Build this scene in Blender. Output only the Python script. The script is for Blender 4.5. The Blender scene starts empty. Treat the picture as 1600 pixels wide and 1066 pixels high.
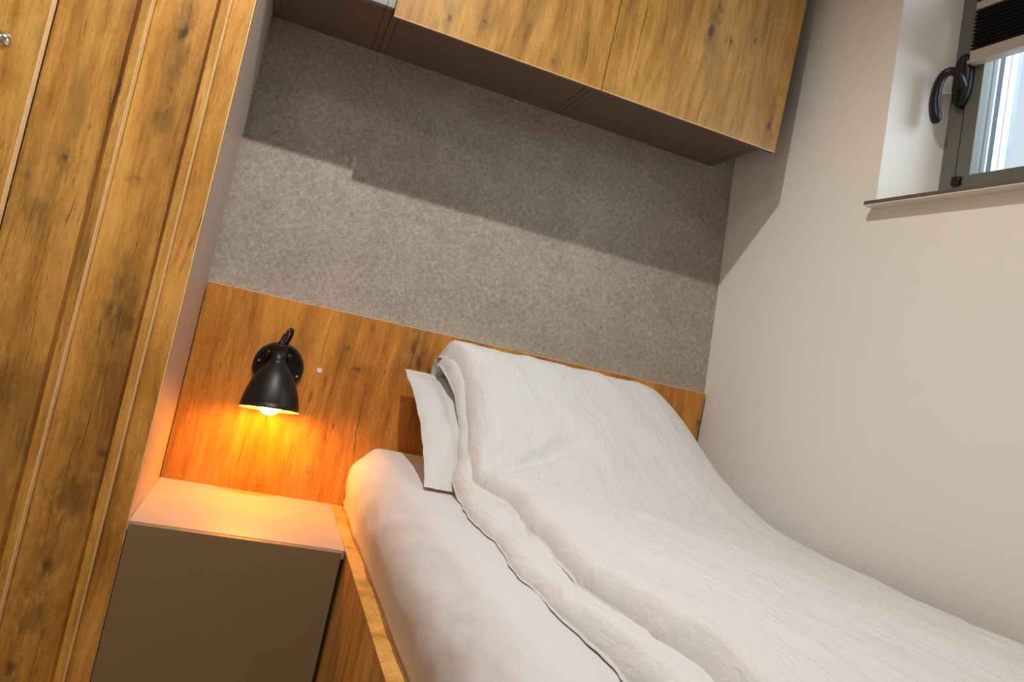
import bpy, bmesh, math, random
import numpy as np
from mathutils import Vector, Matrix
random.seed(4)
sc = bpy.context.scene
# ------------------------------------------------------------ camera
CAM = Vector((0.1654, -1.9512, 0.4250))
RGT = Vector((0.92819949, -0.29935304, 0.22098295))
UPV = Vector((-0.22260214, 0.02913918, 0.9744738))
FWD = Vector((0.29815095, 0.95369737, 0.03958965))
cd = bpy.data.cameras.new('camera'); cam = bpy.data.objects.new('camera', cd)
sc.collection.objects.link(cam); sc.camera = cam
cam.matrix_world = Matrix(((RGT.x, UPV.x, -FWD.x, CAM.x), (RGT.y, UPV.y, -FWD.y, CAM.y), (RGT.z, UPV.z, -FWD.z, CAM.z), (0, 0, 0, 1)))
cd.sensor_width = 36.0; cd.lens = 1188.8 * 36 / 1600; cd.clip_start = 0.02
# ------------------------------------------------------------ light and exposure
sc.view_settings.view_transform = 'Standard'; sc.view_settings.look = 'None'
sc.view_settings.exposure = 0.0; sc.view_settings.gamma = 1.0
sc.view_settings.use_curve_mapping = False
w = bpy.data.worlds.new('world'); sc.world = w; w.use_nodes = True
bg = w.node_tree.nodes['Background']; bg.inputs[0].default_value = (0.80, 0.90, 1.0, 1); bg.inputs[1].default_value = 0.95

def lamp(name, kind, loc, energy, color, size, rot=(0, 0, 0), shape=None, sy=None):
    l = bpy.data.lights.new(name, kind); l.energy = energy; l.color = color
    if kind == 'AREA':
        l.size = size
        if sy: l.shape = 'RECTANGLE'; l.size_y = sy
    else: l.shadow_soft_size = size
    o = bpy.data.objects.new(name, l); sc.collection.objects.link(o); o.location = loc; o.rotation_euler = rot
    return o
sl = lamp('ceiling_spot_light', 'SPOT', (0.241, -1.13, 2.03), 107.0, (1.0, 0.955, 0.885), 0.014, (math.radians(11), 0, 0))
sl.data.spot_size = math.radians(135); sl.data.spot_blend = 1.0
lamp('room_fill_light', 'AREA', (-0.45, -2.25, 2.07), 7.0, (1.0, 0.95, 0.88), 0.40)  # soft fill added behind the camera to brighten the room, no known lamp
# daylight entering through the window opening
wl = lamp('window_daylight', 'AREA', (1.80, -1.25, 1.45), 13.0, (0.78, 0.89, 1.0), 0.60, (0, math.radians(90), math.radians(-20)), sy=0.60)

# ------------------------------------------------------------ helpers
FZ = -0.45                                     # floor height
LEAN, WY, LY = -0.079, -0.0959, 0.0199
def RW(off, y, z): return (1.4 + LEAN * (z - 0.5) + WY * y + off, y, z)      # right wall, off > 0 goes into the wall
def BY(z): return 0.0199 + LY * max(0, z - 0.4813)                                 # back wall plane

def link(name, verts, faces, mat, parent=None, loc=None, smooth=False):
    if loc is None: loc = parent['_w'] if parent is not None and '_w' in parent else (0, 0, 0)
    loc = Vector(loc)
    me = bpy.data.meshes.new(name)
    me.from_pydata([tuple(Vector(v) - loc) for v in verts], [], faces)
    me.update()
    if smooth:
        me.polygons.foreach_set('use_smooth', [True] * len(me.polygons))
    o = bpy.data.objects.new(name, me); sc.collection.objects.link(o)
    me.materials.append(mat)
    if parent is not None:
        o.parent = parent
        pl = Vector(parent['_w']); o.location = loc - pl
    else:
        o.location = loc
    o['_w'] = tuple(loc)
    return o
def bmlink(name, bm, mat, parent=None, loc=None, smooth=False):
    bmesh.ops.recalc_face_normals(bm, faces=bm.faces)
    bm.verts.index_update()
    v = [tuple(x.co) for x in bm.verts]; f = [[q.index for q in p.verts] for p in bm.faces]
    bm.free()
    return link(name, v, f, mat, parent, loc, smooth)
def boxv(bm, P, bev=0.0):
    """box from 8 points ordered (000,100,110,010,001,101,111,011)"""
    vs = [bm.verts.new(p) for p in P]
    fs = [bm.faces.new([vs[i] for i in q]) for q in ((0, 3, 2, 1), (4, 5, 6, 7), (0, 1, 5, 4), (1, 2, 6, 5), (2, 3, 7, 6), (3, 0, 4, 7))]
    if bev > 0:
        es = list({e for f in fs for e in f.edges})
        bmesh.ops.bevel(bm, geom=es, offset=bev, segments=2, affect='EDGES', profile=0.6)
def pts8(x0, x1, y0, y1, z0, z1):
    return [(x0, y0, z0), (x1, y0, z0), (x1, y1, z0), (x0, y1, z0), (x0, y0, z1), (x1, y0, z1), (x1, y1, z1), (x0, y1, z1)]
def box(name, x0, x1, y0, y1, z0, z1, mat, parent=None, bev=0.0015, loc=None):
    bm = bmesh.new(); boxv(bm, pts8(x0, x1, y0, y1, z0, z1), bev)
    return bmlink(name, bm, mat, parent, loc)
def wpts(o0, o1, y0, y1, z0, z1):
    return [RW(o, y, z) for (o, y, z) in pts8(o0, o1, y0, y1, z0, z1)]
def wbox(name, o0, o1, y0, y1, z0, z1, mat, parent=None, bev=0.001, loc=None):
    bm = bmesh.new(); boxv(bm, wpts(o0, o1, y0, y1, z0, z1), bev)
    return bmlink(name, bm, mat, parent, loc)
def empty(name, loc, label, cat, group=None):
    o = bpy.data.objects.new(name, None); sc.collection.objects.link(o); o.location = loc
    o.empty_display_size = 0.05; o['_w'] = tuple(loc); o['label'] = label; o['category'] = cat
    if group: o['group'] = group
    return o
def tag(o, label, cat, group=None):
    o['label'] = label; o['category'] = cat
    if group: o['group'] = group
    return o
def struct(o): o['kind'] = 'structure'; return o
def tube(bm, pts, rad, n=12, cap=True, flat=None):
    """swept tube; rad number or list; flat=(vector, factor) squashes the section along vector"""
    pts = [Vector(p) for p in pts]
    if not hasattr(rad, '__len__'): rad = [rad] * len(pts)
    rings = []; up = None
    for i, p in enumerate(pts):
        d = (pts[min(i + 1, len(pts) - 1)] - pts[max(i - 1, 0)]).normalized()
        if up is None:
            up = Vector((0, 0, 1)) if abs(d.z) < 0.9 else Vector((1, 0, 0))
        a = d.cross(up).normalized(); b = a.cross(d).normalized(); up = b
        ring = []
        for k in range(n):
            t = 2 * math.pi * k / n
            o = (a * math.cos(t) + b * math.sin(t)) * rad[i]
            if flat: fv = Vector(flat[0]).normalized(); o = o - fv * (o.dot(fv)) * (1 - flat[1])
            ring.append(bm.verts.new(p + o))
        rings.append(ring)
    for r0, r1 in zip(rings, rings[1:]):
        for k in range(n): bm.faces.new((r0[k], r0[(k + 1) % n], r1[(k + 1) % n], r1[k]))
    if cap: bm.faces.new(rings[0][::-1]); bm.faces.new(rings[-1])
def lathe(bm, org, axis, prof, n=48, cap0=False, cap1=False):
    """prof: list of (t along axis, radius)"""
    org = Vector(org); ax = Vector(axis).normalized()
    a = ax.cross(Vector((0, 1, 0))) if abs(ax.y) < 0.9 else ax.cross(Vector((1, 0, 0)))
    a.normalize(); b = ax.cross(a).normalized(); rings = []
    for t, r in prof:
        rings.append([bm.verts.new(org + ax * t + (a * math.cos(2 * math.pi * k / n) + b * math.sin(2 * math.pi * k / n)) * r) for k in range(n)])
    for r0, r1 in zip(rings, rings[1:]):
        for k in range(n): bm.faces.new((r0[k], r0[(k + 1) % n], r1[(k + 1) % n], r1[k]))
    if cap0: bm.faces.new(rings[0][::-1])
    if cap1: bm.faces.new(rings[-1])
def spline(P, n=8):
    P = [Vector(p) for p in P]; out = []
    for i in range(len(P) - 1):
        p0, p1, p2, p3 = P[max(i - 1, 0)], P[i], P[i + 1], P[min(i + 2, len(P) - 1)]
        for k in range(n):
            t = k / n
            out.append(0.5 * ((2 * p1) + (-p0 + p2) * t + (2 * p0 - 5 * p1 + 4 * p2 - p3) * t * t + (-p0 + 3 * p1 - 3 * p2 + p3) * t ** 3))
    out.append(P[-1]); return out

# ------------------------------------------------------------ materials
class NT:
    def __init__(s, name):
        s.m = bpy.data.materials.new(name); s.m.use_nodes = True; s.t = s.m.node_tree; s.n = s.t.nodes; s.l = s.t.links
        s.b = s.n['Principled BSDF']
    def new(s, typ, **kw):
        n = s.n.new(typ)
        for k, v in kw.items(): setattr(n, k, v)
        return n
    def put(s, sock, v):
        if hasattr(v, 'is_linked') or isinstance(v, bpy.types.NodeSocket): s.l.new(v, sock)
        elif hasattr(v, '__len__') and len(v) == 3 and sock.type == 'RGBA': sock.default_value = (*v, 1)
        else: sock.default_value = v
    def math(s, op, a, b=0.0, c=None, clamp=False):
        n = s.new('ShaderNodeMath', operation=op, use_clamp=clamp); s.put(n.inputs[0], a); s.put(n.inputs[1], b)
        if c is not None: s.put(n.inputs[2], c)
        return n.outputs[0]
    def vmath(s, op, a, b=(0, 0, 0)):
        n = s.new('ShaderNodeVectorMath', operation=op); s.put(n.inputs[0], a); s.put(n.inputs[1], b)
        return n.outputs['Value'] if op in ('LENGTH', 'DISTANCE', 'DOT_PRODUCT') else n.outputs[0]
    def noise(s, vec, scale=1.0, detail=3.0, rough=0.5, dist=0.0, color=False):
        n = s.new('ShaderNodeTexNoise'); s.put(n.inputs['Vector'], vec); n.inputs['Scale'].default_value = scale
        n.inputs['Detail'].default_value = detail; n.inputs['Roughness'].default_value = rough; n.inputs['Distortion'].default_value = dist
        return n.outputs['Color' if color else 'Fac']
    def ramp(s, fac, stops):
        n = s.new('ShaderNodeValToRGB'); s.put(n.inputs[0], fac); e = n.color_ramp.elements
        while len(e) < len(stops): e.new(0.5)
        for q, (p, c) in zip(e, stops): q.position = p; q.color = (*c, 1) if len(c) == 3 else c
        return n.outputs[0]
    def mix(s, fac, a, b, mode='MIX'):
        n = s.new('ShaderNodeMix', data_type='RGBA', blend_type=mode); s.put(n.inputs[0], fac); s.put(n.inputs[6], a); s.put(n.inputs[7], b)
        return n.outputs[2]
    def maprange(s, v, a, b, c=0.0, d=1.0, smooth=False):
        n = s.new('ShaderNodeMapRange'); 
        if smooth: n.interpolation_type = 'SMOOTHSTEP'
        s.put(n.inputs[0], v); n.inputs[1].default_value = a; n.inputs[2].default_value = b; n.inputs[3].default_value = c; n.inputs[4].default_value = d
        return n.outputs[0]
    def bump(s, h, strength=0.3, dist=0.002, prev=None):
        n = s.new('ShaderNodeBump'); n.inputs['Strength'].default_value = strength; n.inputs['Distance'].default_value = dist
        s.put(n.inputs['Height'], h)
        if prev is not None: s.put(n.inputs['Normal'], prev)
        s.l.new(n.outputs[0], s.b.inputs['Normal']); return n.outputs[0]
    def obj(s, base=(0, 0, 0)):
        return s.vmath('ADD', s.new('ShaderNodeTexCoord').outputs['Object'], base)
    def set(s, **kw):
        for k, v in kw.items(): s.put(s.b.inputs[k.replace('_', ' ')], v)

def plain(name, col, rough=0.5, metal=0.0, var=0.06, vs=30.0, bump=0.0, spec=0.5, coat=0.0):
    t = NT(name); co = t.obj(); n = t.noise(co, vs, 4)
    c0 = tuple(max(0, c * (1 - var)) for c in col); c1 = tuple(min(1, c * (1 + var)) for c in col)
    t.set(Base_Color=t.ramp(n, [(0.3, c0), (0.7, c1)]), Roughness=rough, Metallic=metal, Specular_IOR_Level=spec)
    if coat: t.set(Coat_Weight=coat)
    if bump: t.bump(n, bump, 0.001)
    return t.m

WL, WM, WD = (0.63, 0.335, 0.085), (0.46, 0.225, 0.046), (0.24, 0.105, 0.020)
def wood(name, base=(0, 0, 0), knots=(), cracks=(), seed=0.0, gain=1.0, rough=0.42):
    t = NT(name); co = t.obj(base)
    sh = t.vmath('ADD', co, (seed * 3.1, seed * 1.7, seed * 2.3))
    wn = t.noise(t.vmath('MULTIPLY', sh, (5, 5, 2.2)), 1.0, 3, color=True)
    warp = t.vmath('MULTIPLY', t.vmath('SUBTRACT', wn, (0.5, 0.5, 0.5)), (0.055, 0.03, 0.0))
    # bend the grain round each knot
    v = t.vmath('ADD', sh, warp)
    broad = t.noise(t.vmath('MULTIPLY', v, (11, 11, 1.5)), 1.0, 4, 0.55)
    cloud = t.noise(t.vmath('MULTIPLY', v, (7, 7, 4.5)), 1.0, 4, 0.6)
    mid = t.noise(t.vmath('MULTIPLY', v, (55, 55, 4.0)), 1.0, 5, 0.6)
    fine = t.noise(t.vmath('MULTIPLY', v, (420, 420, 22)), 1.0, 3, 0.6)
    pore = t.noise(t.vmath('MULTIPLY', v, (260, 260, 30)), 1.0, 2, 0.5)
    f = t.math('MULTIPLY_ADD', broad, 0.56, t.math('MULTIPLY', mid, 0.28))
    mid2 = t.noise(t.vmath('MULTIPLY', v, (150, 150, 9)), 1.0, 4, 0.65)
    ray = t.noise(t.vmath('MULTIPLY', v, (210, 210, 95)), 1.0, 3, 0.6)
    f = t.math('ADD', f, t.math('MULTIPLY', cloud, 0.32)); f = t.math('ADD', f, t.math('MULTIPLY', fine, 0.16))
    f = t.math('ADD', f, t.math('MULTIPLY', mid2, 0.20)); f = t.math('ADD', f, t.math('MULTIPLY', ray, 0.12))
    gg = gain if hasattr(gain, '__len__') else (gain,) * 3
    g = lambda c: tuple(x * k for x, k in zip(c, gg))
    col = t.ramp(f, [(0.66, g(WD)), (0.785, g(WM)), (0.885, g(WL)), (1.0, g((0.72, 0.415, 0.13)))])
    olive = t.noise(t.vmath('MULTIPLY', sh, (13, 13, 3.0)), 1.0, 5, 0.65)
    col = t.mix(t.maprange(olive, 0.54, 0.68, 0.0, 0.55, True), col, g((0.27, 0.165, 0.045)))
    # short dark pores
    pm = t.maprange(pore, 0.60, 0.72, 0.0, 0.6); pm = t.math('MULTIPLY', pm, t.maprange(cloud, 0.45, 0.6))
    col = t.mix(pm, col, g((0.12, 0.05, 0.015)))
    # small random splits along the grain
    cr = t.noise(t.vmath('MULTIPLY', v, (48, 48, 2.6)), 1.0, 2, 0.5)
    cl = t.math('SUBTRACT', 1.0, t.math('MULTIPLY', t.math('ABSOLUTE', t.math('SUBTRACT', cr, 0.5)), 55.0), clamp=True)
    msk = t.maprange(t.noise(t.vmath('MULTIPLY', sh, (9, 9, 3.2)), 1.0, 2), 0.60, 0.68)
    col = t.mix(t.math('MULTIPLY', t.math('MULTIPLY', cl, msk), 0.75), col, g((0.07, 0.03, 0.012)))
    kn = t.noise(t.vmath('MULTIPLY', sh, (70, 70, 30)), 1.0, 5, 0.7)
    kc = t.math('SUBTRACT', kn, 0.5)
    for (kx, kz, rx, rz, s) in knots:
        q = t.vmath('SUBTRACT', t.vmath('ADD', co, t.vmath('MULTIPLY', warp, (0.5, 0, 0))), (kx, 0, kz))
        d = t.math('ADD', t.vmath('LENGTH', t.vmath('MULTIPLY', q, (1 / rx, 0, 1 / rz))), t.math('MULTIPLY', kc, 2.6))
        h = t.math('ADD', t.vmath('LENGTH', t.vmath('MULTIPLY', q, (0.5 / rx, 0, 0.22 / rz))), t.math('MULTIPLY', kc, 3.0))
        col = t.mix(t.maprange(h, 1.25, 0.1, 0.0, 0.62 * s, True), col, g((0.19, 0.105, 0.035)))
        col = t.mix(t.maprange(d, 1.15, 0.2, 0.0, 0.95 * s, True), col, g((0.050, 0.032, 0.016)))
    for (kx, kz, half, wid, s) in cracks:      # long split: centre, half length, width; leans with the warp
        q = t.vmath('SUBTRACT', t.vmath('ADD', co, t.vmath('MULTIPLY', warp, (1.4, 0, 0))), (kx, 0, kz))
        sx = t.new('ShaderNodeSeparateXYZ'); t.put(sx.inputs[0], q)
        wob = t.math('MULTIPLY', t.math('SUBTRACT', kn, 0.5), wid * 2.2)
        ax = t.math('DIVIDE', t.math('ABSOLUTE', t.math('ADD', sx.outputs[0], wob)), wid)
        az = t.math('DIVIDE', t.math('ABSOLUTE', sx.outputs[2]), half)
        m = t.math('MULTIPLY', t.maprange(ax, 1.0, 0.3), t.maprange(az, 1.0, 0.6)); col = t.mix(t.math('MULTIPLY', m, s), col, g((0.06, 0.028, 0.012)))
    t.set(Base_Color=col, Roughness=t.maprange(mid, 0.3, 0.7, rough - 0.06, rough + 0.08))
    t.bump(t.math('ADD', t.math('MULTIPLY', fine, 0.5), t.math('MULTIPLY', mid, 0.5)), 0.35, 0.0008)
    return t.m

def paint(name, col, rough=0.75):
    t = NT(name); co = t.obj(); n = t.noise(co, 2.2, 4); f = t.noise(co, 240, 3)
    t.set(Base_Color=t.ramp(n, [(0.3, tuple(c * 0.97 for c in col)), (0.7, col)]), Roughness=rough, Specular_IOR_Level=0.25)
    t.bump(f, 0.18, 0.0008); return t.m

def wallpaper():
    t = NT('linen_wallpaper'); co = t.obj()
    wv = t.noise(co, 14, 3, color=True); v = t.vmath('ADD', co, t.vmath('MULTIPLY', t.vmath('SUBTRACT', wv, (0.5,) * 3), (0.006, 0, 0.006)))
    a = t.noise(t.vmath('MULTIPLY', v, (70, 0, 520)), 1.0, 3, 0.6); b = t.noise(t.vmath('MULTIPLY', v, (520, 0, 65)), 1.0, 3, 0.6)
    m = t.noise(v, 85, 6, 0.72); c = t.noise(v, 9, 3, 0.5); bl = t.noise(v, 240, 4, 0.7)
    f = t.math('ADD', t.math('MULTIPLY', a, 0.30), t.math('MULTIPLY', b, 0.34))
    f = t.math('ADD', f, t.math('MULTIPLY', m, 0.34)); f = t.math('ADD', f, t.math('MULTIPLY', bl, 0.22)); f = t.math('ADD', f, t.math('MULTIPLY', c, 0.14))
    col = t.ramp(f, [(0.50, (0.19, 0.163, 0.136)), (0.66, (0.335, 0.298, 0.255)), (0.84, (0.58, 0.525, 0.46))])
    t.set(Base_Color=col, Roughness=0.85, Specular_IOR_Level=0.2)
    t.bump(f, 0.25, 0.001); return t.m

def linen(name, col, sx=1.0, crease=0.5, big=0.5, sheen=0.1):
    t = NT(name); co = t.obj()
    wv = t.noise(co, 4.5, 3, color=True); v = t.vmath('ADD', co, t.vmath('MULTIPLY', t.vmath('SUBTRACT', wv, (0.5,) * 3), (0.13, 0.10, 0.05)))
    rib = t.noise(t.vmath('MULTIPLY', v, (95 * sx, 9, 20)), 1.0, 3, 0.55)
    crk = t.noise(t.vmath('MULTIPLY', v, (26, 9, 12)), 1.0, 5, 0.62)
    wvn = t.noise(co, 900, 2)
    t.set(Base_Color=t.ramp(crk, [(0.3, tuple(c * 0.985 for c in col)), (0.7, col)]), Roughness=0.8, Specular_IOR_Level=0.2, Sheen_Weight=sheen)
    p = t.bump(wvn, 0.08, 0.0004)
    p = t.bump(rib, crease, 0.0044, p); t.bump(crk, big, 0.0075, p)
    return t.m

M = {}
M['wall'] = paint('cream_wall_paint', (0.85, 0.815, 0.755))
M['reveal'] = paint('white_reveal_paint', (0.80, 0.78, 0.75))
M['ceiling'] = paint('ceiling_paint', (0.82, 0.80, 0.76))
M['paper'] = wallpaper()
M['floor'] = wood('floor_wood', seed=7.7, gain=0.8)
M['laminate'] = plain('greige_laminate', (0.44, 0.365, 0.305), 0.42, var=0.02, vs=200)
M['cabgrey'] = plain('grey_brown_laminate', (0.20, 0.145, 0.085), 0.5, var=0.03, vs=300)
M['under'] = plain('grey_carcass_laminate', (0.125, 0.090, 0.062), 0.55, var=0.03, vs=200)
M['palegrey'] = plain('pale_grey_front', (0.20, 0.22, 0.225), 0.35, var=0.02)
M['black'] = plain('black_metal', (0.007, 0.007, 0.0075), 0.42, metal=0.0, var=0.1, spec=0.4)
M['blackplastic'] = plain('black_plastic', (0.006, 0.007, 0.010), 0.35, var=0.05, spec=0.35)
M['chrome'] = plain('chrome', (0.75, 0.74, 0.72), 0.16, metal=1.0, var=0.02)
M['screw'] = plain('bright_screw', (0.7, 0.7, 0.7), 0.3, metal=1.0)
M['inner'] = plain('white_shade_lining', (0.85, 0.78, 0.66), 0.5)
M['alu'] = plain('olive_grey_aluminium', (0.145, 0.150, 0.130), 0.45, metal=0.0, var=0.05, vs=400)
M['aludark'] = plain('dark_sill_lip', (0.10, 0.10, 0.092), 0.4, var=0.05)
M['rail'] = plain('greige_blind_rail', (0.50, 0.45, 0.40), 0.4, var=0.02)
M['whitepvc'] = plain('white_profile', (0.80, 0.82, 0.84), 0.4)
M['gasket'] = plain('dark_gasket', (0.03, 0.04, 0.06), 0.5)
M['greypvc'] = plain('grey_profile', (0.36, 0.40, 0.44), 0.4)
M['sill'] = plain('beige_sill_stone', (0.72, 0.62, 0.50), 0.5, var=0.08, vs=14)
M['pleat'] = plain('black_pleated_fabric', (0.006, 0.008, 0.012), 0.8)
M['dark'] = plain('dark_gap', (0.02, 0.015, 0.01), 0.8)
M['cap'] = plain('white_plastic_cap', (0.80, 0.74, 0.68), 0.4)
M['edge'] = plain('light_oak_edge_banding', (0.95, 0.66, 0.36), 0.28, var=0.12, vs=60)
M['sheet'] = linen('white_sheet_cotton', (0.62, 0.615, 0.635), 0.6, 0.10, 0.22)
M['duvet'] = linen('white_duvet_cotton', (0.65, 0.65, 0.66), 1.15, 0.85, 0.62)
M['pillow'] = linen('white_pillow_cotton', (0.62, 0.61, 0.61), 0.8, 0.20, 0.35)
def emis(name, col, s):
    t = NT(name); t.set(Base_Color=(0.8, 0.7, 0.5), Roughness=0.4)
    t.put(t.b.inputs['Emission Color'], col); t.b.inputs['Emission Strength'].default_value = s; return t.m
M['bulb'] = emis('glowing_bulb_glass', (1.0, 0.36, 0.016), 128.0)
M['lens'] = emis('downlight_lens', (1.0, 0.9, 0.76), 6.0)
def glass():
    t = NT('window_glass'); tr = t.new('ShaderNodeBsdfTransparent'); gl = t.new('ShaderNodeBsdfGlossy'); gl.inputs['Roughness'].default_value = 0.02
    tr.inputs[0].default_value = (0.93, 0.97, 0.97, 1)
    lw = t.new('ShaderNodeLayerWeight'); lw.inputs[0].default_value = 0.5; fr = t.new('ShaderNodeMapRange'); t.l.new(t.math('POWER', lw.outputs['Facing'], 4.0), fr.inputs[0]); fr.inputs[3].default_value = 0.03; fr.inputs[4].default_value = 0.6; mx = t.new('ShaderNodeMixShader')
    t.l.new(fr.outputs[0], mx.inputs[0]); t.l.new(tr.outputs[0], mx.inputs[1]); t.l.new(gl.outputs[0], mx.inputs[2])
    t.l.new(mx.outputs[0], t.n['Material Output'].inputs[0]); return t.m
M['glass'] = glass()

# ------------------------------------------------------------ room shell
XL, YF, YB, ZC = -1.35, -3.4, 0.14, 2.10
struct(box('floor', XL - .1, 2.0, YF - .1, YB, FZ - .08, FZ, M['floor'], bev=0, loc=(0, 0, FZ)))
struct(box('ceiling', XL - .1, 2.0, YF - .1, YB, ZC, ZC + .08, M['ceiling'], bev=0, loc=(0, 0, ZC)))
struct(box('wall_left', XL - .08, XL, YF - .1, YB, FZ, ZC, M['wall'], bev=0, loc=(XL, 0, FZ)))
struct(box('wall_front', XL - .1, 2.0, YF - .08, YF, FZ, ZC, M['wall'], bev=0, loc=(0, YF, FZ)))
bm = bmesh.new()
for za, zb_ in ((FZ, .4813), (.4813, ZC)):
    boxv(bm, [(XL, BY(za), za), (RW(.1, 0, FZ)[0], BY(za), za), (RW(.1, 0, FZ)[0], YB, za), (XL, YB, za),
              (XL, BY(zb_), zb_), (RW(.1, 0, FZ)[0], BY(zb_), zb_), (RW(.1, 0, FZ)[0], YB, zb_), (XL, YB, zb_)])
struct(bmlink('wall_back', bm, M['paper'], loc=(0, 0.02, FZ)))
# right wall with the window opening (reveals splay outwards)
HY0, HY1, HZ0, HZ1, TH = -0.504, -1.50, 0.990, 1.78, 0.26
bm = bmesh.new()
def q(*P): bm.faces.new([bm.verts.new(p) for p in P])
ys = [0.16, HY0, HY1, YF - .08]; zs = [FZ, HZ0, HZ1, ZC]
for i in range(3):
    for j in range(3):
        if i == 1 and j == 1: continue
        q(RW(0, ys[i], zs[j]), RW(0, ys[i], zs[j + 1]), RW(0, ys[i + 1], zs[j + 1]), RW(0, ys[i + 1], zs[j]))
        q(RW(TH, ys[i], zs[j]), RW(TH, ys[i + 1], zs[j]), RW(TH, ys[i + 1], zs[j + 1]), RW(TH, ys[i], zs[j + 1]))
o = bmlink('wall_right', bm, M['wall'], loc=(1.44, -1, FZ)); struct(o)
bm = bmesh.new()
D = 0.13; S = 0.042
q(RW(0, HY0, HZ0), RW(D, HY0 - S, HZ0), RW(D, HY0 - S, HZ1), RW(0, HY0, HZ1))
q(RW(0, HY1, HZ0), RW(0, HY1, HZ1), RW(D, HY1 + S, HZ1), RW(D, HY1 + S, HZ0))
q(RW(0, HY0, HZ1), RW(D, HY0 - S, HZ1), RW(D, HY1 + S, HZ1), RW(0, HY1, HZ1))
q(RW(0, HY0, HZ0), RW(0, HY1, HZ0), RW(D, HY1 + S, HZ0), RW(D, HY0 - S, HZ0))
# masonry behind the frame
for (a, b) in ((HY0, HY0 - S), (HY1, HY1 + S)):
    q(RW(D, b, HZ0), RW(TH, b, HZ0), RW(TH, b, HZ1), RW(D, b, HZ1))
    q(RW(TH, a, HZ0), RW(TH, b, HZ0), RW(TH, b, HZ1), RW(TH, a, HZ1))
q(RW(D, HY0 - S, HZ1), RW(TH, HY0 - S, HZ1), RW(TH, HY1 + S, HZ1), RW(D, HY1 + S, HZ1))
q(RW(D, HY0 - S, HZ0), RW(TH, HY0 - S, HZ0), RW(TH, HY1 + S, HZ0), RW(D, HY1 + S, HZ0))
struct(bmlink('trim_1', bm, M['reveal'], loc=RW(0, -1, HZ0)))

# ------------------------------------------------------------ window
WB = RW(D, -1.0, HZ0)
FY0, FY1 = HY0 - S + 0.004, HY1 + S - 0.004
def ring(name, o0, o1, y0, y1, z0, z1, wl_, wr_, wb_, wt_, mat, parent, bev=0.0015):
    """rectangular frame of four members; y0 is the left (larger) y"""
    bm = bmesh.new()
    boxv(bm, wpts(o0, o1, y0 - wl_, y0, z0, z1), bev); boxv(bm, wpts(o0, o1, y1, y1 + wr_, z0, z1), bev)
    boxv(bm, wpts(o0, o1, y1 + wr_, y0 - wl_, z0, z0 + wb_), bev); boxv(bm, wpts(o0, o1, y1 + wr_, y0 - wl_, z1 - wt_, z1), bev)
    return bmlink(name, bm, mat, parent)
win = ring('window_1', D, D + .055, FY0, FY1, HZ0 + .004, HZ1 - .002, .046, .046, .056, .046, M['alu'], None); struct(win)
ring('frame_gap', D - .0062, D + .01, FY0 - .0466, FY1 + .0466, HZ0 + .061, HZ1 - .048, .0019, .0019, .0019, .0019, M['gasket'], win, 0)
sash = ring('window_sash', D - .006, D + .035, FY0 - .0485, FY1 + .0485, HZ0 + .063, HZ1 - .05, .034, .034, .028, .034, M['alu'], win); 
ring('gasket', D + .020, D + .024, FY0 - .079, FY1 + .079, HZ0 + .087, HZ1 - .082, .004, .004, .004, .004, M['gasket'], win, 0)
wbox('pane', D + .010, D + .014, FY1 + .081, FY0 - .081, HZ0 + .089, HZ1 - .084, M['glass'], win, 0)
# the outer jamb seen through the pane: white guide, dark slot, white and grey bands
jy = FY0 - .070
for nm, a, b, dy, mt in (('outer_jamb', .056, .072, .003, 'whitepvc'), ('outer_slot', .018, .034, .0, 'gasket')):
    pass
bands = [('guide_channel', .036, .047, .000, 'whitepvc'), ('shutter_slot', .047, .061, -.001, 'gasket'), ('outer_jamb', .061, .078, .000, 'whitepvc'),
         ('shutter_guide', .0795, .098, .001, 'whitepvc'), ('outer_corner', .098, .115, -.002, 'greypvc')]
for nm, a, b, dy, mt in bands:
    bm = bmesh.new()
    boxv(bm, wpts(D + a, D + b, jy - .006 - dy, jy + .05, HZ0 + .01, HZ1 - .01), 0.0008)
    boxv(bm, wpts(D + a, D + b, -2 + .9, -1.10, HZ0, HZ0 + .001), 0) if False else None
    bmlink(nm, bm, M[mt], win)
wbox('outer_sill', D + .036, D + .20, FY1, FY0 - .02, HZ0 - .012, HZ0 + .012, M['greypvc'], win, .001)
# corner block of the sash fitting
wbox('hinge_cap', D - .016, D + .002, FY0 - .066, FY0 - .047, HZ0 + .068, HZ0 + .088, M['blackplastic'], win, .002)

# handle
hb = RW(D, FY0 - .035, 1.30)
hd = bpy.data.objects.new('window_handle', None); sc.collection.objects.link(hd); hd.parent = win
hd.location = Vector(hb) - Vector(win['_w']); hd['_w'] = tuple(hb); hd.empty_display_size = .03
bm = bmesh.new(); hy = FY0 - .040
n = 28; prev = None
for off, k in ((D, 1.0), (D - .016, 1.0), (D - .022, .8)):
    rg = []
    for i in range(n):
        a = 2 * math.pi * i / n
        rg.append(bm.verts.new(RW(off, hy + .022 * k * math.cos(a) * (1.0), 1.302 + (.062 - .018 * (1 - k)) * math.copysign(abs(math.sin(a)) ** .8, math.sin(a)))))
    if prev:
        for i in range(n): bm.faces.new((prev[i], prev[(i + 1) % n], rg[(i + 1) % n], rg[i]))
    prev = rg
bm.faces.new(prev)
bmlink('handle_base', bm, M['blackplastic'], hd, smooth=True)
bm = bmesh.new()
ctl = [RW(D - .016, -.588, 1.285), RW(D - .034, -.592, 1.300), RW(D - .050, -.588, 1.310), RW(D - .058, -.577, 1.307), RW(D - .060, -.566, 1.292),
       RW(D - .060, -.560, 1.266), RW(D - .060, -.560, 1.236), RW(D - .058, -.566, 1.208), RW(D - .056, -.570, 1.194)]
sp = spline(ctl, 6); nn = len(sp)
rad = []
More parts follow.
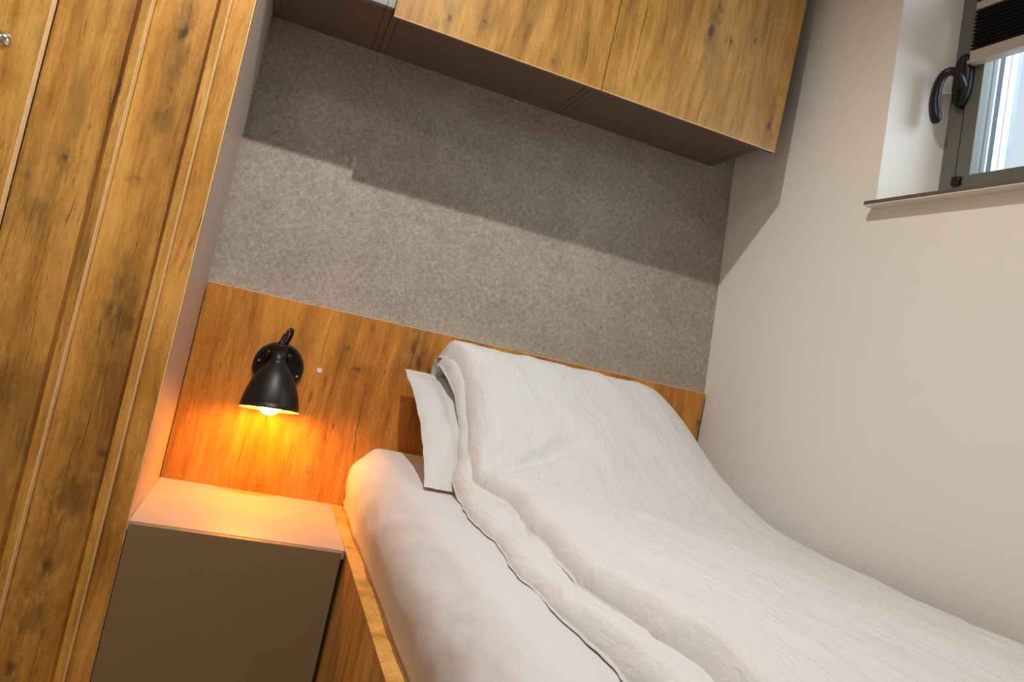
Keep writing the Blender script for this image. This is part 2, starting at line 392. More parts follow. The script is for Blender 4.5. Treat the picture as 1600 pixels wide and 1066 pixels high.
for i in range(nn):
    s = i / (nn - 1)
    rad.append(.0135 - .005 * min(1, s * 5) if s < .2 else (.0085 + .0055 * math.sin(min(1, (s - .2) / .62) * math.pi * .5)) * (1 if s < .86 else math.sqrt(max(.06, 1 - ((s - .86) / .145) ** 2))))
tube(bm, sp, rad, 14, flat=((1, -.1, 0), .75))
bmlink('handle_lever', bm, M['blackplastic'], hd, smooth=True)

# pleated blind
bl = empty('pleated_blind', RW(D - .01, -1.0, 1.37), 'black pleated blind with beige rails, part way up the dark framed window', 'blind')
by0, by1 = -.604, FY1 + .055
def railbm(z0, z1, a, b):
    bm = bmesh.new(); boxv(bm, wpts(a, b, by1, by0 + .004, z0, z1), .002); return bm
bmlink('bottom_rail', railbm(1.338, 1.362, D - .024, D - .006), M['rail'], bl)
bm = railbm(1.332, 1.337, D - .030, D - .006); bmlink('rail_lip', bm, M['rail'], bl)
bmlink('top_rail', railbm(1.456, 1.474, D - .024, D - .006), M['rail'], bl)
wbox('rail_end_cap', D - .020, D - .006, by0 - .004, by0 + .008, 1.474, 1.492, M['blackplastic'], bl, .002)
bmlink('upper_rail', railbm(1.500, 1.520, D - .020, D - .006), M['rail'], bl)
bm = bmesh.new(); npl = 11; prev = None
for i in range(2 * npl + 1):
    z = 1.362 + (1.456 - 1.362) * i / (2 * npl); o = D - .010 - (.016 if i % 2 else .003)
    yl = by0 + (.005 if i % 2 else .0)
    cur = (bm.verts.new(RW(o, yl, z)), bm.verts.new(RW(o, by1, z)))
    if prev: bm.faces.new((prev[0], prev[1], cur[1], cur[0]))
    prev = cur
pf = bmlink('pleated_fabric', bm, M['pleat'], bl)
m_ = pf.modifiers.new('s', 'SOLIDIFY'); m_.thickness = .0012

# sill
si = empty('window_sill', RW(-.04, -1.0, HZ0 - .012), 'beige window sill board with a thin dark lip, under the window', 'window sill')
bm = bmesh.new()
P = [RW(-.040, HY1 - .012, HZ0 - .008), RW(-.040, HY0 + .014, HZ0 - .008), RW(D + .03, HY0 - S, HZ0 - .008), RW(D + .03, HY1 + S, HZ0 - .008)]
def slab(bm, P, h, bev=0.0008):
    a = [P[0], P[3], P[2], P[1]]
    boxv(bm, [a[0], a[1], a[2], a[3]] + [(x, y, z + h) for (x, y, z) in a], bev)
bm = bmesh.new()
slab(bm, [RW(-.030, HY1 - .012, .9845), RW(-.030, HY0 + .004, .9845), RW(-.0008, HY0 + .004, .9845), RW(-.0008, HY1 - .012, .9845)], .0080)
bmlink('sill_lip', bm, M['aludark'], si)
bm = bmesh.new()
slab(bm, [RW(-.0292, HY1 - .011, .9815), RW(-.0292, HY0 + .0035, .9815), RW(-.0008, HY0 + .0035, .9815), RW(-.0008, HY1 - .011, .9815)], .0028, .0003)
slab(bm, [RW(-.0008, HY1 + .002, .9905), RW(-.0008, HY0 - .002, .9905), RW(D + .002, HY0 - S - .001, .9905), RW(D + .002, HY1 + S, .9905)], .0025, 0)
bmlink('sill_board', bm, M['sill'], si)

# ------------------------------------------------------------ headboard
hbl = (0.70, 0.0, FZ)
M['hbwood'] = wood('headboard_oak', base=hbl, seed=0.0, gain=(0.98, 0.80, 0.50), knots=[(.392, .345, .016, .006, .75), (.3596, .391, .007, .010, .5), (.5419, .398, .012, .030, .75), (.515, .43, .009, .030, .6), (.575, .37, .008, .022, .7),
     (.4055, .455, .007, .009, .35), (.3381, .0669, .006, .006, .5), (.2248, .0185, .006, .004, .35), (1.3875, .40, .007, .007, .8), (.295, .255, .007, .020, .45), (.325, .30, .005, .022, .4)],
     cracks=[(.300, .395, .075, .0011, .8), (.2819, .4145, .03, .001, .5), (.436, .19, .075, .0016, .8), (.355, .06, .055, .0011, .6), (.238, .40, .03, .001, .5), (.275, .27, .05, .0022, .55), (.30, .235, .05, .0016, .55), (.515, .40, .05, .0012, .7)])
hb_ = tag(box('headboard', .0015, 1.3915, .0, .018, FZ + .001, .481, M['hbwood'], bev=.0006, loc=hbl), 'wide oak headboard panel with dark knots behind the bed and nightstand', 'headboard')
# slight rise to the right, and a bright top edge band
for v in hb_.data.vertices:
    if v.co.z > .5: v.co.z += (-.006 + .0115 * (v.co.x + .7) / 1.39); 
bm = bmesh.new(); boxv(bm, [(.002, .0, .4755), (1.391, .0, .487), (1.391, .018, .487), (.002, .018, .4755), (.002, .0, .4768), (1.391, .0, .4883), (1.391, .018, .4883), (.002, .018, .4768)])
bmlink('edge_band', bm, M['edge'], hb_)
bm = bmesh.new(); lathe(bm, (.3015, -.0003, .3224), (0, -1, 0), [(0, .0068), (.0012, .0068), (.0018, .0055)], 24, cap1=True)
bmlink('screw_cap', bm, M['cap'], hb_)
for o in bpy.data.objects:
    if o.name == 'screw_cap': o['label'] = 'small white round screw cap'
bm = bmesh.new(); lathe(bm, (.2213, -.0002, .4405), (0, -1, 0), [(0, .0011), (.0006, .0009)], 10, cap1=True)
bmlink('nail_head', bm, M['dark'], hb_)

# ------------------------------------------------------------ wardrobe
wb = (-.66, -.3995, FZ)
wd = empty('wardrobe', wb, 'tall knotty oak wardrobe with vertical battens and a pale side panel, left of the bed', 'wardrobe')
wk = [(-.107, .905, .010, .022, 1.0), (-.2472, .6236, .009, .009, .85), (-.1176, -.1037, .010, .018, .95), (-.072, .112, .009, .012, .85), (-.1045, .795, .006, .012, .55), (-.1042, .42, .006, .02, .45),
      (-.1126, .37, .008, .026, .6), (-.2963, .575, .007, .012, .4), (-.1299, -.2914, .009, .016, .8), (-.118, .62, .012, .004, .35), (-.345, .79, .012, .004, .4), (-.3, .13, .01, .015, .6), (-.105, .03, .045, .060, .55), (-.090, .36, .022, .050, .5), (-.12, -.20, .030, .05, .4), (-.27, .52, .03, .03, .35), (-.255, .20, .03, .06, .35), (-.10, .74, .02, .03, .4)]
wc = [(-.118, .10, .045, .0011, .8), (-.093, .335, .05, .0016, .7), (-.122, .33, .03, .0014, .6), (-.135, -.02, .06, .001, .6), (-.225, .30, .07, .001, .6), (-.10, -.26, .05, .001, .6), (-.103, .985, .07, .0009, .75), (-.088, .84, .03, .0009, .6), (-.095, .22, .07, .0012, .75), (-.107, .15, .05, .0014, .8), (-.275, .50, .05, .0012, .55), (-.215, .53, .035, .0014, .75), (-.262, .86, .02, .0014, .55), (-.235, .45, .06, .0009, .5)]
M['wwood'] = wood('wardrobe_oak', base=wb, knots=wk, cracks=wc, seed=1.3, gain=(1.03, 1.02, 0.86))
M['wwood2'] = wood('batten_oak', base=wb, seed=2.9, gain=(1.10, 1.12, 1.0))
A = -.3995
box('back_carcass', -1.3, -.021, A + .021, -.004, FZ + .001, ZC - .002, M['under'], wd, .001)
sp_ = box('side_panel', -.018, .0, A + .001, -.001 + .0, FZ + .001, ZC - .002, M['laminate'], wd, .0006)
sp_['label'] = 'pale greige side panel'
box('front_panel', -.0385, .0002, A, A + .020, FZ + .06, ZC - .004, M['wwood'], wd, .0008)
for (x0, x1) in ((-.1640, -.0385), (-.3150, -.1640)):
    box('front_panel', x0 + .0004, x1 - .0004, A, A + .020, FZ + .06, ZC - .004, M['wwood'], wd, .0006)
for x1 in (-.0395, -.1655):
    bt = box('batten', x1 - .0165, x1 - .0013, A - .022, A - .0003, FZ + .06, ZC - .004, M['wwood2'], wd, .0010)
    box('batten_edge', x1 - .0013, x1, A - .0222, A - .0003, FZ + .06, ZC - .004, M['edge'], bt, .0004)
box('plinth', -1.29, -.002, A + .02, A + .035, FZ + .001, FZ + .059, M['cabgrey'], wd, .0005)
box('edge_strip', -.0012, .0006, A - .0006, A + .0010, FZ + .06, ZC - .004, M['edge'], wd, .0003)
dr = box('door', -.80, -.3135, A - .030, A - .012, FZ + .06, ZC - .004, M['wwood2'], wd, .0012)
box('door_edge', -.3150, -.3133, A - .0306, A - .0114, FZ + .06, ZC - .004, M['edge'], dr, .0004)
box('door_filler', -.80, -.3160, A - .0115, A, FZ + .07, ZC - .01, M['cabgrey'], wd, 0)
bm = bmesh.new()
hp = [(-.500, A - .030, .772), (-.500, A - .070, .772), (-.492, A - .088, .772), (-.470, A - .092, .772), (-.42, A - .092, .772), (-.37, A - .092, .772), (-.352, A - .092, .772), (-.343, A - .092, .772), (-.3375, A - .092, .772), (-.336, A - .092, .772)]
tube(bm, hp, [.014, .014, .0145, .0150, .0155, .0158, .0155, .0140, .0095, .003], 24)
hh = bmlink('door_handle', bm, M['chrome'], dr, smooth=True); hh['label'] = 'chrome lever handle'

# ------------------------------------------------------------ upper cabinets
ZU, ZT = 1.1475, 1.98
def cabinet(x0, x1, label, oak, knots=(), cracks=(), seed=0.0, grp='wall cabinets over the bed'):
    base = ((x0 + x1) / 2, -.10, ZU)
    c = empty('wall_cabinet', base, label, 'cabinet', grp)
    yb = BY(ZU) - .0
    g = .0006
    box('side_panel', x0 + .001, x0 + .0165, -.2545 if oak else -.2555, yb, ZU, ZT, M['under'], c, .0004)
    box('side_panel', x1 - .0165, x1 - .001, -.2545 if oak else -.2555, yb, ZU, ZT, M['under'], c, .0004)
    box('bottom_panel', x0 + .0180, x1 - .0180, -.2525 if oak else -.2555, yb, ZU + .0004, ZU + .0035, M['under'], c, .0002)
    box('base_board', x0 + .0164, x1 - .0164, -.2520 if oak else -.2550, yb, ZU + .0036, ZU + .0168, M['under'], c, 0)
    box('top_panel', x0 + .0175, x1 - .0175, -.2525, yb, ZT - .016, ZT, M['under'], c, 0)
    if oak:
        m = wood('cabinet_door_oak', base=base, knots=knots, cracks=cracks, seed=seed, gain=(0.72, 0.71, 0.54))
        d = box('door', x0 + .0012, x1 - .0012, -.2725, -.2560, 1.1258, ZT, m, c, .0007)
        box('door_edge', x0 + .0014, x1 - .0014, -.2728, -.2672, 1.1250, 1.1260, M['edge'], d, .0002)
        box('door_underside', x0 + .0014, x1 - .0014, -.2671, -.2557, 1.1249, 1.1260, M['under'], d, .0002)
    else:
        box('inset_front', x0 + .0175, x1 - .0175, -.2700, -.2560, 1.1417, ZT, M['palegrey'], c, .0004)
        for s in (x0 + .001, x1 - .0165):
            box('edge_strip', s, s + .0155, -.2700, -.2560, 1.1417, ZT, M['palegrey'], c, .0002)
    if oak or True: box('gap_light_stop', x1 - .00105, x1 + .00105, -.2535, BY(ZU), ZU + .0015, ZT, M['dark'], c, 0)  # strip added to block light leaking through the joint between cabinets
    return c
cabinet(.0015, .2618, 'narrow pale grey fronted wall cabinet beside the wardrobe, leftmost over the bed', False)
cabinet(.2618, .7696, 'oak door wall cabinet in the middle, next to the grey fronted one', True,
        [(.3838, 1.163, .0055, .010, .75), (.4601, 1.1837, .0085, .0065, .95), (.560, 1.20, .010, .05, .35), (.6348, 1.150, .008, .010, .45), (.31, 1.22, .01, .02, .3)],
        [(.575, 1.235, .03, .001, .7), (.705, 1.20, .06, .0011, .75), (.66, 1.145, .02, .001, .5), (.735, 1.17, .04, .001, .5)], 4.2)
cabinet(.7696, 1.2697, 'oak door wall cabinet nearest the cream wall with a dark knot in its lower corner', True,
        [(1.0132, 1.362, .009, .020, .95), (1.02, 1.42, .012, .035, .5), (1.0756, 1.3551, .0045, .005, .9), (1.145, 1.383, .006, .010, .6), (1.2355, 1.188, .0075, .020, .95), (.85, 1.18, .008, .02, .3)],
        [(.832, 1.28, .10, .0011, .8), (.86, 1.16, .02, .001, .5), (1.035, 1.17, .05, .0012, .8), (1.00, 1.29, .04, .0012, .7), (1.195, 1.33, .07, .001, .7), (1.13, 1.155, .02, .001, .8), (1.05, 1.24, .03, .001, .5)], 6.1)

# ------------------------------------------------------------ nightstand
nb = (.20, -.21, FZ)
ns = empty('nightstand', nb, 'built-in nightstand with pale top and dark grey-brown door, under the black lamp', 'nightstand')
bm = bmesh.new()                                   # top is mitred into the side panel
boxv(bm, pts8(.0006, .4040, -.4040, -.0005, -.018, 0.0), .0005)
bmlink('top', bm, M['laminate'], ns)
box('body', .002, .4025, -.398, -.002, FZ + .05, -.019, M['cabgrey'], ns, .0005)
box('plinth', .004, .4020, -.370, -.355, FZ + .001, FZ + .049, M['cabgrey'], ns, 0)
d_ = box('door', .0040, .3968, -.4195, -.4045, FZ + .06, -.0012, M['cabgrey'], ns, .0012)
box('door_liner', .002, .4025, -.4038, -.399, FZ + .055, -.0185, M['dark'], ns, 0)
d_['label'] = 'dark grey-brown door'

# ------------------------------------------------------------ bed frame
bb = (.92, -1.05, FZ)
M['bedwood'] = wood('bed_oak', base=bb, seed=8.4, gain=0.98, knots=[(.42, -.2, .01, .02, .5)])
M['bedtop'] = wood('bed_rail_top_oak', base=(0, 0, 0), seed=5.4, gain=1.08)
bf = empty('bed_frame', bb, 'oak bed frame with a plain side rail, under the white mattress', 'bed frame')
box('side_rail', .4050, .4350, -2.10, -.001, FZ + .001, -.0012, M['bedwood'], bf, .001)
box('rail_cap', .4046, .4354, -2.10, -.001, -.0011, .0, M['bedtop'], bf, .0004)
box('side_rail', 1.400, 1.4180, -2.10, -.02, FZ + .001, -.02, M['bedwood'], bf, .001)
box('foot_panel', .4360, 1.399, -2.10, -2.075, FZ + .001, -.02, M['bedwood'], bf, .001)
box('slat_base', .4360, 1.399, -2.07, -.004, -.055, -.035, M['bedwood'], bf, .001)
box('leg', .88, .94, -1.1, -1.04, FZ + .001, -.056, M['bedwood'], bf, .001)

# ------------------------------------------------------------ noise helpers (numpy)
def hash2(i, j, s):
    v = np.sin(i * 127.1 + j * 311.7 + s * 74.7) * 43758.5453
    return v - np.floor(v)
def vn(x, y, s=0.0):
    xi, yi = np.floor(x), np.floor(y); fx, fy = x - xi, y - yi
    fx = fx * fx * fx * (fx * (fx * 6 - 15) + 10); fy = fy * fy * fy * (fy * (fy * 6 - 15) + 10)
    a, b = hash2(xi, yi, s), hash2(xi + 1, yi, s); c, d = hash2(xi, yi + 1, s), hash2(xi + 1, yi + 1, s)
    return (a * (1 - fx) + b * fx) * (1 - fy) + (c * (1 - fx) + d * fx) * fy - 0.5
def fbm(x, y, s=0.0, o=4):
    r = 0; a = 1.0
    for k in range(o): r = r + a * vn(x * 2 ** k, y * 2 ** k, s + k * 3.3); a *= 0.5
    return r
def ss(x, a, b):
    t = np.clip((x - a) / (b - a), 0, 1); return t * t * (3 - 2 * t)
def seg(x, y, p, q_, wd_):
    px, py = q_[0] - p[0], q_[1] - p[1]; L2 = px * px + py * py
    t = np.clip(((x - p[0]) * px + (y - p[1]) * py) / L2, 0, 1)
    d = np.hypot(x - p[0] - t * px, y - p[1] - t * py)
    return np.exp(-(d / wd_) ** 2) * np.sin(np.pi * np.clip(t * .9 + .05, 0, 1)) ** .5

def grid(name, V, mat, parent=None, loc=None, closeu=False):
    nu, nv, _ = V.shape
    verts = V.reshape(-1, 3); faces = []
    for i in range(nu - 1):
        for j in range(nv - 1): faces.append((i * nv + j, i * nv + j + 1, (i + 1) * nv + j + 1, (i + 1) * nv + j))
    return link(name, [tuple(v) for v in verts], faces, mat, parent, loc, smooth=True)

# ------------------------------------------------------------ mattress in its fitted sheet
def mattress():
    X0, X1, Y0, Y1, Z0, Z1 = .437, 1.398, -2.07, -.006, -.034, .166
    ny, npf = 170, 96
    # cross-section profile param: bottom-left -> up the side -> round -> top -> right side
    V = np.zeros((ny, npf, 3)); R = .062
    for i in range(ny):
        s = i / (ny - 1); y = Y1 + (Y0 - Y1) * s
        dend = min(Y1 - y, y - Y0); e = min(1, dend / .045)
        rr = math.sqrt(max(0, 1 - (1 - e) ** 2)); shr = .030 * (1 - rr); top = Z1 - .045 * (1 - rr)
        for j in range(npf):
            if j < 22:
                t = j / 22; x = X0; z = Z0 + (top - R - Z0) * t; nx, nz = -1, 0
                pass
            elif j < 40:
                t = (j - 22) / 18 * math.pi / 2; x = X0 + R - R * math.cos(t) ; z = top - R + R * math.sin(t); nx, nz = -math.cos(t), math.sin(t)
                pass
            elif j < 76:
                t = (j - 40) / 36; x = X0 + R + (X1 - X0 - 2 * R) * t; z = top; nx, nz = 0, 1
            elif j < 88:
                t = (j - 76) / 12 * math.pi / 2; x = X1 - R + R * math.sin(t); z = top - R + R * math.cos(t); nx, nz = math.sin(t), math.cos(t)
            else:
                t = (j - 88) / 7; x = X1; z = top - R + (Z0 - top + R) * t; nx, nz = 1, 0
            if j < 40: x -= .013 * math.sin(math.pi * min(1, max(0, z / .150))) ** 1.3
            x += shr * (1 if x < .9 else -1) * (1 if j < 40 or j >= 76 else 0)
            V[i, j] = (x, y, z)
    x, y, z = V[..., 0], V[..., 1], V[..., 2]
    side = ss(x, .62, .44)
    # soft drags in the sheet along the side and bunching over the rail
    drag = fbm(y * 9 + x * 10, z * 7 + x * 22, 2.0) * .0065 + fbm(y * 30, z * 12 + x * 30, 6.0, 3) * .0022
    V[..., 0] -= drag * side * (z > .002)
    hem = np.exp(-((z - .014) / .012) ** 2) * (z > .001) * side * ss(y, -.62, -.42)
    V[..., 0] -= hem * (.003 + .011 * np.maximum(0, fbm(y * 42, z * 18, 9.1, 3) + .10))
    V[..., 2] += ss(x, .47, .6) * (fbm(x * 6, y * 5, 3.0) * .0035 + seg(x, y, (.50, -1.02), (.60, -1.18), .012) * .004 + seg(x, y, (.49, -.9), (.53, -1.3), .01) * .0035)
    o = grid('mattress', V, M['sheet'], loc=(.92, -1.05, -.03))
    # close ends with flat caps
    return o
mt_ = tag(mattress(), 'thick mattress in a smooth white fitted sheet, on the oak bed frame', 'mattress')
bm = bmesh.new(); bm.from_mesh(mt_.data); bmesh.ops.holes_fill(bm, edges=[e for e in bm.edges if e.is_boundary], sides=0)
bmesh.ops.recalc_face_normals(bm, faces=bm.faces); bm.to_mesh(mt_.data); bm.free()
mt_.data.polygons.foreach_set('use_smooth', [len(p.vertices) < 5 for p in mt_.data.polygons])

# ------------------------------------------------------------ pillow
def pillow():
    nu, nv = 110, 80
    LB = np.array((.508, -.515, .172)); LT = np.array((.500, -.045, .372)); W = .72
    e = LT - LB; n = np.cross(np.array((1, 0, 0)), e); n /= np.linalg.norm(n)
    if n[2] < 0: n = -n
    U, Vv = np.meshgrid(np.linspace(0, 1, nu), np.linspace(0, 1, nv), indexing='ij')
    top = np.zeros((nu, nv, 3)); bot = np.zeros((nu, nv, 3))
    f = np.clip((U * W - .085) / (W - .085), 0, 1)                        # fill starts behind the open flap
    a = np.clip(1 - np.abs(2 * f - 1) ** 2.6, 0, 1) ** .6; b = np.clip(1 - np.abs(2 * Vv - 1) ** 2.6, 0, 1) ** .6
    edge = np.minimum(np.minimum(U, 1 - U) * W, np.minimum(Vv, 1 - Vv) * .51)
    th = .0035 * np.clip(edge / .006, 0, 1) ** .5 + .042 * a * b
    pinch = .016 * np.sin(np.pi * Vv)                                      # sides draw in between the corners
    base = LB + U[..., None] * np.array((W, 0, 0)) + Vv[..., None] * e
    base[..., 0] += pinch * (1 - 2 * U)
    base += n * (fbm(U * 7, Vv * 9, 4.2) * .007 * (1 - .6 * a) + .012 * np.sin(np.pi * Vv) * (f <= 0) * np.sin(np.clip(U * W / .085, 0, 1) * np.pi) )[..., None]
    base[..., 0] += fbm(Vv * 5, U * 3, 7.7) * .006 * (1 - U)
    top = base + n * th[..., None]; bot = base - n * th[..., None] * .55
    bot[..., 2] = np.maximum(bot[..., 2], .1675); top[..., 2] = np.maximum(top[..., 2], .169)
    verts = np.concatenate([top.reshape(-1, 3), bot.reshape(-1, 3)]); N = nu * nv; faces = []
    for i in range(nu - 1):
        for j in range(nv - 1):
            p = (i * nv + j, i * nv + j + 1, (i + 1) * nv + j + 1, (i + 1) * nv + j)
            faces.append(p[::-1]); faces.append(tuple(N + k for k in p))
    for i in range(nu - 1):
        for j, fl in ((0, 0), (nv - 1, 1)):
            a_, b_ = i * nv + j, (i + 1) * nv + j; faces.append((a_, b_, N + b_, N + a_) if not fl else (b_, a_, N + a_, N + b_))
    for j in range(nv - 1):
        for i, fl in ((0, 1), (nu - 1, 0)):
            a_, b_ = i * nv + j, i * nv + j + 1; faces.append((a_, b_, N + b_, N + a_) if not fl else (b_, a_, N + a_, N + b_))
    return link('pillow', [tuple(v) for v in verts], faces, M['pillow'], loc=(.85, -.3, .17), smooth=True)
tag(pillow(), 'white pillow leaning on the headboard, its open case edge showing left of the duvet', 'pillow')

# ------------------------------------------------------------ duvet
PY = [-2.2, -1.2, -.8, -.66, -.56, -.46, -.36, -.26, -.19, -.145, -.115, -.09, -.065, -.045, -.03]
PB = [0.0, 0.0, 0.0, .003, .018, .065, .125, .185, .232, .258, .268, .262, .235, .19, .14]
def bump_y(y): return np.interp(y, PY, PB)
def smooth_bump(y):
    r = 0; k = (-.03, -.015, 0, .015, .03); w_ = (.1, .2, .4, .2, .1)
    for d, ww in zip(k, w_): r = r + ww * bump_y(y + d * np.clip((-y - .05) / .2, .12, 1))
    return r
def full(x, y):
    base = np.interp(x, [.5, .7, 1.0, 1.25, 1.38, 1.46], [.222, .226, .214, .200, .180, .150])
    r = 1 - np.clip((x - 1.12) / .30, 0, 1) ** 1.6
    lf = 1 - .12 * ss(x, .78, .58) * ss(y, -.16, -.4)
    bmp = smooth_bump(y) * r * lf + (.480 - .482) * 0
    h = base + bmp * np.where(base > .2, (.472 - base) / .268, 1.0)
    # folds
    h = h + .030 * seg(x, y, (.60, -.60), (.70, -.47), .05) * 0
    h = h - .022 * seg(x, y, (.62, -.560), (.86, -.40), .022) + .012 * seg(x, y, (.66, -.61), (.94, -.45), .026)
    h = h - .010 * seg(x, y, (.62, -.53), (.74, -.37), .012) + .007 * seg(x, y, (.63, -.545), (.80, -.40), .010)
    h = h - .006 * seg(x, y, (.64, -.60), (1.05, -.56), .012) + .006 * seg(x, y, (.66, -.63), (1.10, -.60), .014)
    h = h - .007 * seg(x, y, (.63, -.66), (.78, -.78), .014) - .006 * seg(x, y, (.70, -.66), (.95, -.80), .016)
    h = h - .008 * seg(x, y, (.64, -.50), (.76, -.42), .018)
    h = h - .005 * seg(x, y, (.70, -.16), (.75, -.34), .012) - .004 * seg(x, y, (.75, -.34), (.73, -.48), .012) + .005 * seg(x, y, (.725, -.16), (.775, -.34), .014)
    h = h - .006 * seg(x, y, (.635, -.18), (.66, -.235), .018)
    bed = ss(y, -.55, -.75)
    h = h + bed * (fbm(x * 5 + y * 2, y * 3, 1.1) * .014 + fbm(x * 22 + y * 9, y * 7 - x * 4, 5.5) * .0055 * ss(x, .62, .75))
    h = h + (1 - bed) * (fbm(x * 16 + y * 6, y * 5, 8.2) * .0060 + fbm(x * 5, y * 6, 2.9, 2) * .010 * ss(y, -.12, -.3))
    h = h + bed * .010 * seg(x, y, (.70, -.80), (.86, -1.45), .05)
    return h
def layer(name, e, zb, thick, R_bed, R_pil, sub, width, seed, parent, Z, wob, topfall=None):
    ys = np.concatenate([np.linspace(-.035, -.16, 34, endpoint=False), np.linspace(-.16, -.7, 90, endpoint=False), np.linspace(-.7, -2.05, 120)])
    ts = np.concatenate([np.linspace(0, 1, 22, endpoint=False) ** 1.7 * .12, np.linspace(.12, 1, 150)])
    Yg, Tg = np.meshgrid(ys, ts, indexing='ij')
    eg = e(Yg) + (wob * fbm(Yg * 7, Yg * 0 + seed, seed, 3) + .35 * wob * fbm(Yg * 34, Yg * 0 + seed, seed + 2, 2)) * ss(Yg, -.5, -.62)
    xr = np.minimum(eg + width, 1.432 + .010 * fbm(Yg * 6, Yg * 0, 3.1) - .045 * ss(Yg, -.5, -.1) + .02 * ss(Yg, -.7, -1.3))
    Xg = eg + (xr - eg) * Tg
    v = Xg - eg
    R = R_bed + (R_pil - R_bed) * ss(Yg, -.55, -.35) - (R_pil - .014) * ss(Yg, -.24, -.13)
    q_ = np.clip(v / R, 0, 1); g = np.sqrt(1 - (1 - q_) ** 2)
    T = full(Xg, Yg) - sub(Yg); zbg = zb(Yg)
    top = zbg + (T - zbg) * g
    rv = np.clip((1.432 - Xg) / .05 + .25, 0, 1); 
    # underside
    bott = np.minimum(top - np.clip(thick * np.minimum(1, v / .02), .0006, 1), 10)
    bott = np.maximum(bott, np.minimum(zbg, top - .0006)) if thick > .02 else bott
    bott = np.where(v > .12, np.minimum(bott, top - thick * .6), bott)
    bott = np.where(Xg < 1.399, np.minimum(np.maximum(bott, .1685), top - .0005), bott)
    ny, nx = Yg.shape; N = ny * nx
    vt = np.stack([Xg, Yg, top], -1).reshape(-1, 3); vb = np.stack([Xg + .004 * np.clip(1 - v / .01, 0, 1) * 0, Yg, bott], -1).reshape(-1, 3)
    faces = []
    for i in range(ny - 1):
        for j in range(nx - 1):
            p = (i * nx + j, i * nx + j + 1, (i + 1) * nx + j + 1, (i + 1) * nx + j)
            faces.append(p[::-1]); faces.append(tuple(N + k for k in p))
    for i in range(ny - 1):
        for j in (0, nx - 1):
            a_, b_ = i * nx + j, (i + 1) * nx + j; faces.append((a_, b_, N + b_, N + a_))
    for j in range(nx - 1):
        for i in (0, ny - 1):
            a_, b_ = i * nx + j, i * nx + j + 1; faces.append((a_, b_, N + b_, N + a_))
    return link(name, [tuple(p) for p in np.concatenate([vt, vb])], faces, M['duvet'], parent, None, smooth=True)
ip = lambda xs, vs: (lambda y: np.interp(y, xs[::-1], vs[::-1]))
e1 = ip([-.03, -.10, -.2, -.3, -.42, -.50, -.74, -.9, -1.1, -1.33, -2.1], [.570, .575, .603, .606, .588, .562, .548, .543, .538, .539, .54])
z1 = ip([-.03, -.10, -.15, -.3, -.36, -.45, -.515, -.57, -2.1], [.40, .40, .375, .278, .250, .212, .186, .169, .168])
e2 = ip([-.03, -.11, -.16, -.20, -.28, -.35, -.45, -.50, -.56, -.62, -.66, -.75, -.92, -1.12, -1.19, -1.36, -2.1], [.572, .582, .606, .616, .618, .614, .596, .588, .588, .612, .624, .612, .604, .572, .576, .585, .58])
z2 = ip([-.03, -.11, -.16, -.20, -.28, -.35, -.45, -.52, -.6, -2.1], [.420, .420, .378, .342, .305, .275, .228, .203, .192, .190])
dv = empty('duvet', (.95, -1.05, .17), 'white crinkled duvet folded double, drawn up over the pillow and mattress', 'duvet')
layer('lower_fold', e1, z1, .022, .022, .065, lambda y: .032 + .008 * ss(y, -.5, -.4), .62, 3.0, dv, 0, .012)
layer('upper_fold', e2, z2, .030, .026, .060, lambda y: 0 * y, 1.0, 8.0, dv, 0, .016)

# ------------------------------------------------------------ wall lamp
lb = (.2035, 0, .3110)
lm = empty('wall_lamp', lb, 'lit black bell-shaded wall lamp on the oak headboard above the nightstand', 'lamp')
bm = bmesh.new(); lathe(bm, lb, (0, -1, 0), [(.0003, .057), (.004, .0600), (.011, .0600), (.0145, .0580), (.0155, .0535), (.013, .0495), (.0135, .0)], 64)
bmlink('wall_plate', bm, M['black'], lm, smooth=True)
for dx, dz in ((-.047, .006), (.0475, -.014)):
    bm = bmesh.new(); lathe(bm, (lb[0] + dx, -.0145, lb[2] + dz), (0, -1, 0), [(0, .0028), (.0022, .0026), (.003, .0012)], 12, cap1=True)
    bmlink('plate_screw', bm, M['screw'], lm, smooth=True)
A0 = Vector((.1964, -.068, .3655)); A1 = Vector((.2040, -.094, .2150)); ax = (A1 - A0); H = ax.length; ax.normalize()
# pivoting bracket between plate and shade
bm = bmesh.new(); tube(bm, [(lb[0], -.012, lb[2] + .020), (lb[0] - .002, -.045, lb[2] + .024)], .0085, 16); bmlink('arm', bm, M['black'], lm, smooth=True)
yk = A0 + ax * .024
for s in (-1, 1):
    bm = bmesh.new(); tube(bm, [yk + Vector((s * .018, .004, 0)), yk + Vector((s * .028, .008, 0))], [.0075, .0075], 14)
    tube(bm, [yk + Vector((s * .026, .010, -.001)), yk + Vector((s * .022, .052, -.012))], [.0042, .0042], 10)
    bmlink('pivot_knob', bm, M['black'], lm, smooth=True)
out = [(0, .0), (0, .0165), (.002, .019), (.006, .0192), (.0065, .0182), (.038, .0186), (.0385, .0200), (.042, .0205), (.045, .0225), (.050, .0262), (.058, .0325), (.066, .0385), (.078, .0455), (.092, .0520), (.108, .0580), (.125, .0628), (.140, .0657), (H - .001, .0668), (H, .0690), (H + .0012, .0695)]
inn = [(H + .0012, .0680), (H - .001, .0655), (.140, .0642), (.125, .0612), (.108, .0563), (.092, .0503), (.078, .0438), (.066, .0368), (.058, .0308), (.052, .025), (.051, .0)]
bm = bmesh.new(); lathe(bm, A0, ax, out, 64); shade = bmlink('lamp_shade', bm, M['black'], lm, smooth=True)
bm = bmesh.new(); lathe(bm, A0, ax, inn, 64); bmlink('shade_lining', bm, M['inner'], shade, smooth=True)
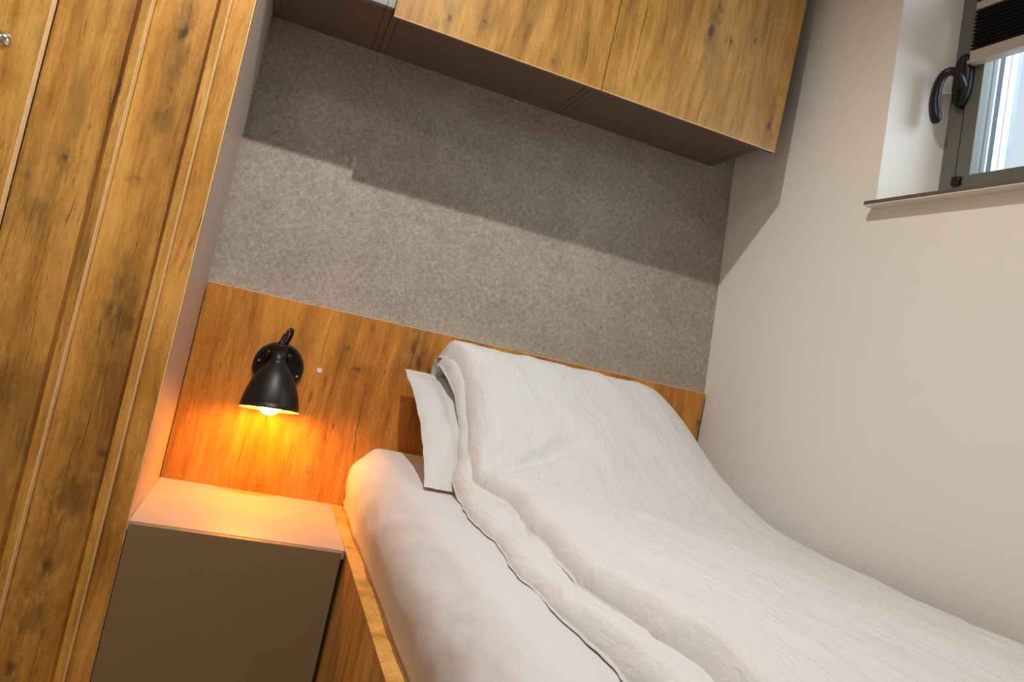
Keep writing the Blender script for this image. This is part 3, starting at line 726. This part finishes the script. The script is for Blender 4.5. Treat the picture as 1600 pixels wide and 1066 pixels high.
bm = bmesh.new(); lathe(bm, A0, ax, [(H + .0012, .0695), (H + .0012, .0680)], 64); bmlink('shade_rim', bm, M['black'], shade)
bm = bmesh.new(); lathe(bm, A0, ax, [(.052, .0135), (.078, .0140), (.080, .0125)], 24, cap1=True); bmlink('bulb_socket', bm, M['cap'], lm, smooth=True)
bm = bmesh.new(); RB = .0290; CT = H - .0150
bp = [(.079, .0120), (.090, .0135)] + [(CT - RB * math.cos(t), RB * math.sin(t)) for t in np.linspace(.55, math.pi - .001, 20)]
lathe(bm, A0, ax, bp, 40); bulb = bmlink('light_bulb', bm, M['bulb'], lm, smooth=True); bulb['label'] = 'glowing amber light bulb'
bm = bmesh.new()
g0 = A0 + Vector((0, 0, -.001)); g1 = g0 + Vector((.0075, .002, .029))
tube(bm, [g0, g0 + (g1 - g0) * .3, g0 + (g1 - g0) * .32, g1], [.0088, .0080, .0068, .0066], 16); bmlink('cable_gland', bm, M['black'], lm, smooth=True)
bm = bmesh.new()
cp = spline([g1 - Vector((0, 0, .006)), g1 + Vector((.002, .001, .006)), g1 + Vector((.0075, .006, .0135)), g1 + Vector((.012, .016, .010)), g1 + Vector((.011, .026, -.006)), g1 + Vector((.004, .036, -.030)), (lb[0], -.014, lb[2] + .040)], 6)
tube(bm, cp, .0042, 12); bmlink('cable', bm, M['black'], lm, smooth=True)

# ------------------------------------------------------------ ceiling lamps (out of frame): the downlight and an added fill
def ceiling_lamp(x, y, r, label, drop):
    c = empty('ceiling_light', (x, y, ZC), label, 'light')
    bm = bmesh.new(); lathe(bm, (x, y, ZC), (0, 0, -1), [(0, r * 1.3), (.006, r * 1.3), (.010, r * 1.1), (.008, r)], 40); bmlink('frame', bm, M['cap'], c, smooth=True)
    bm = bmesh.new(); lathe(bm, (x, y, ZC), (0, 0, -1), [(.006, r), (.0065, .0001)], 40, cap1=True); bmlink('diffuser', bm, M['lens'], c)
ceiling_lamp(.241, -1.13, .030, 'small round ceiling downlight above the bedside', 0)
ceiling_lamp(-.45, -2.25, .17, 'wide round ceiling fill light, added unseen behind the camera', 0)  # invented fixture that houses the added fill light

for o in bpy.data.objects:
    if '_w' in o: del o['_w']
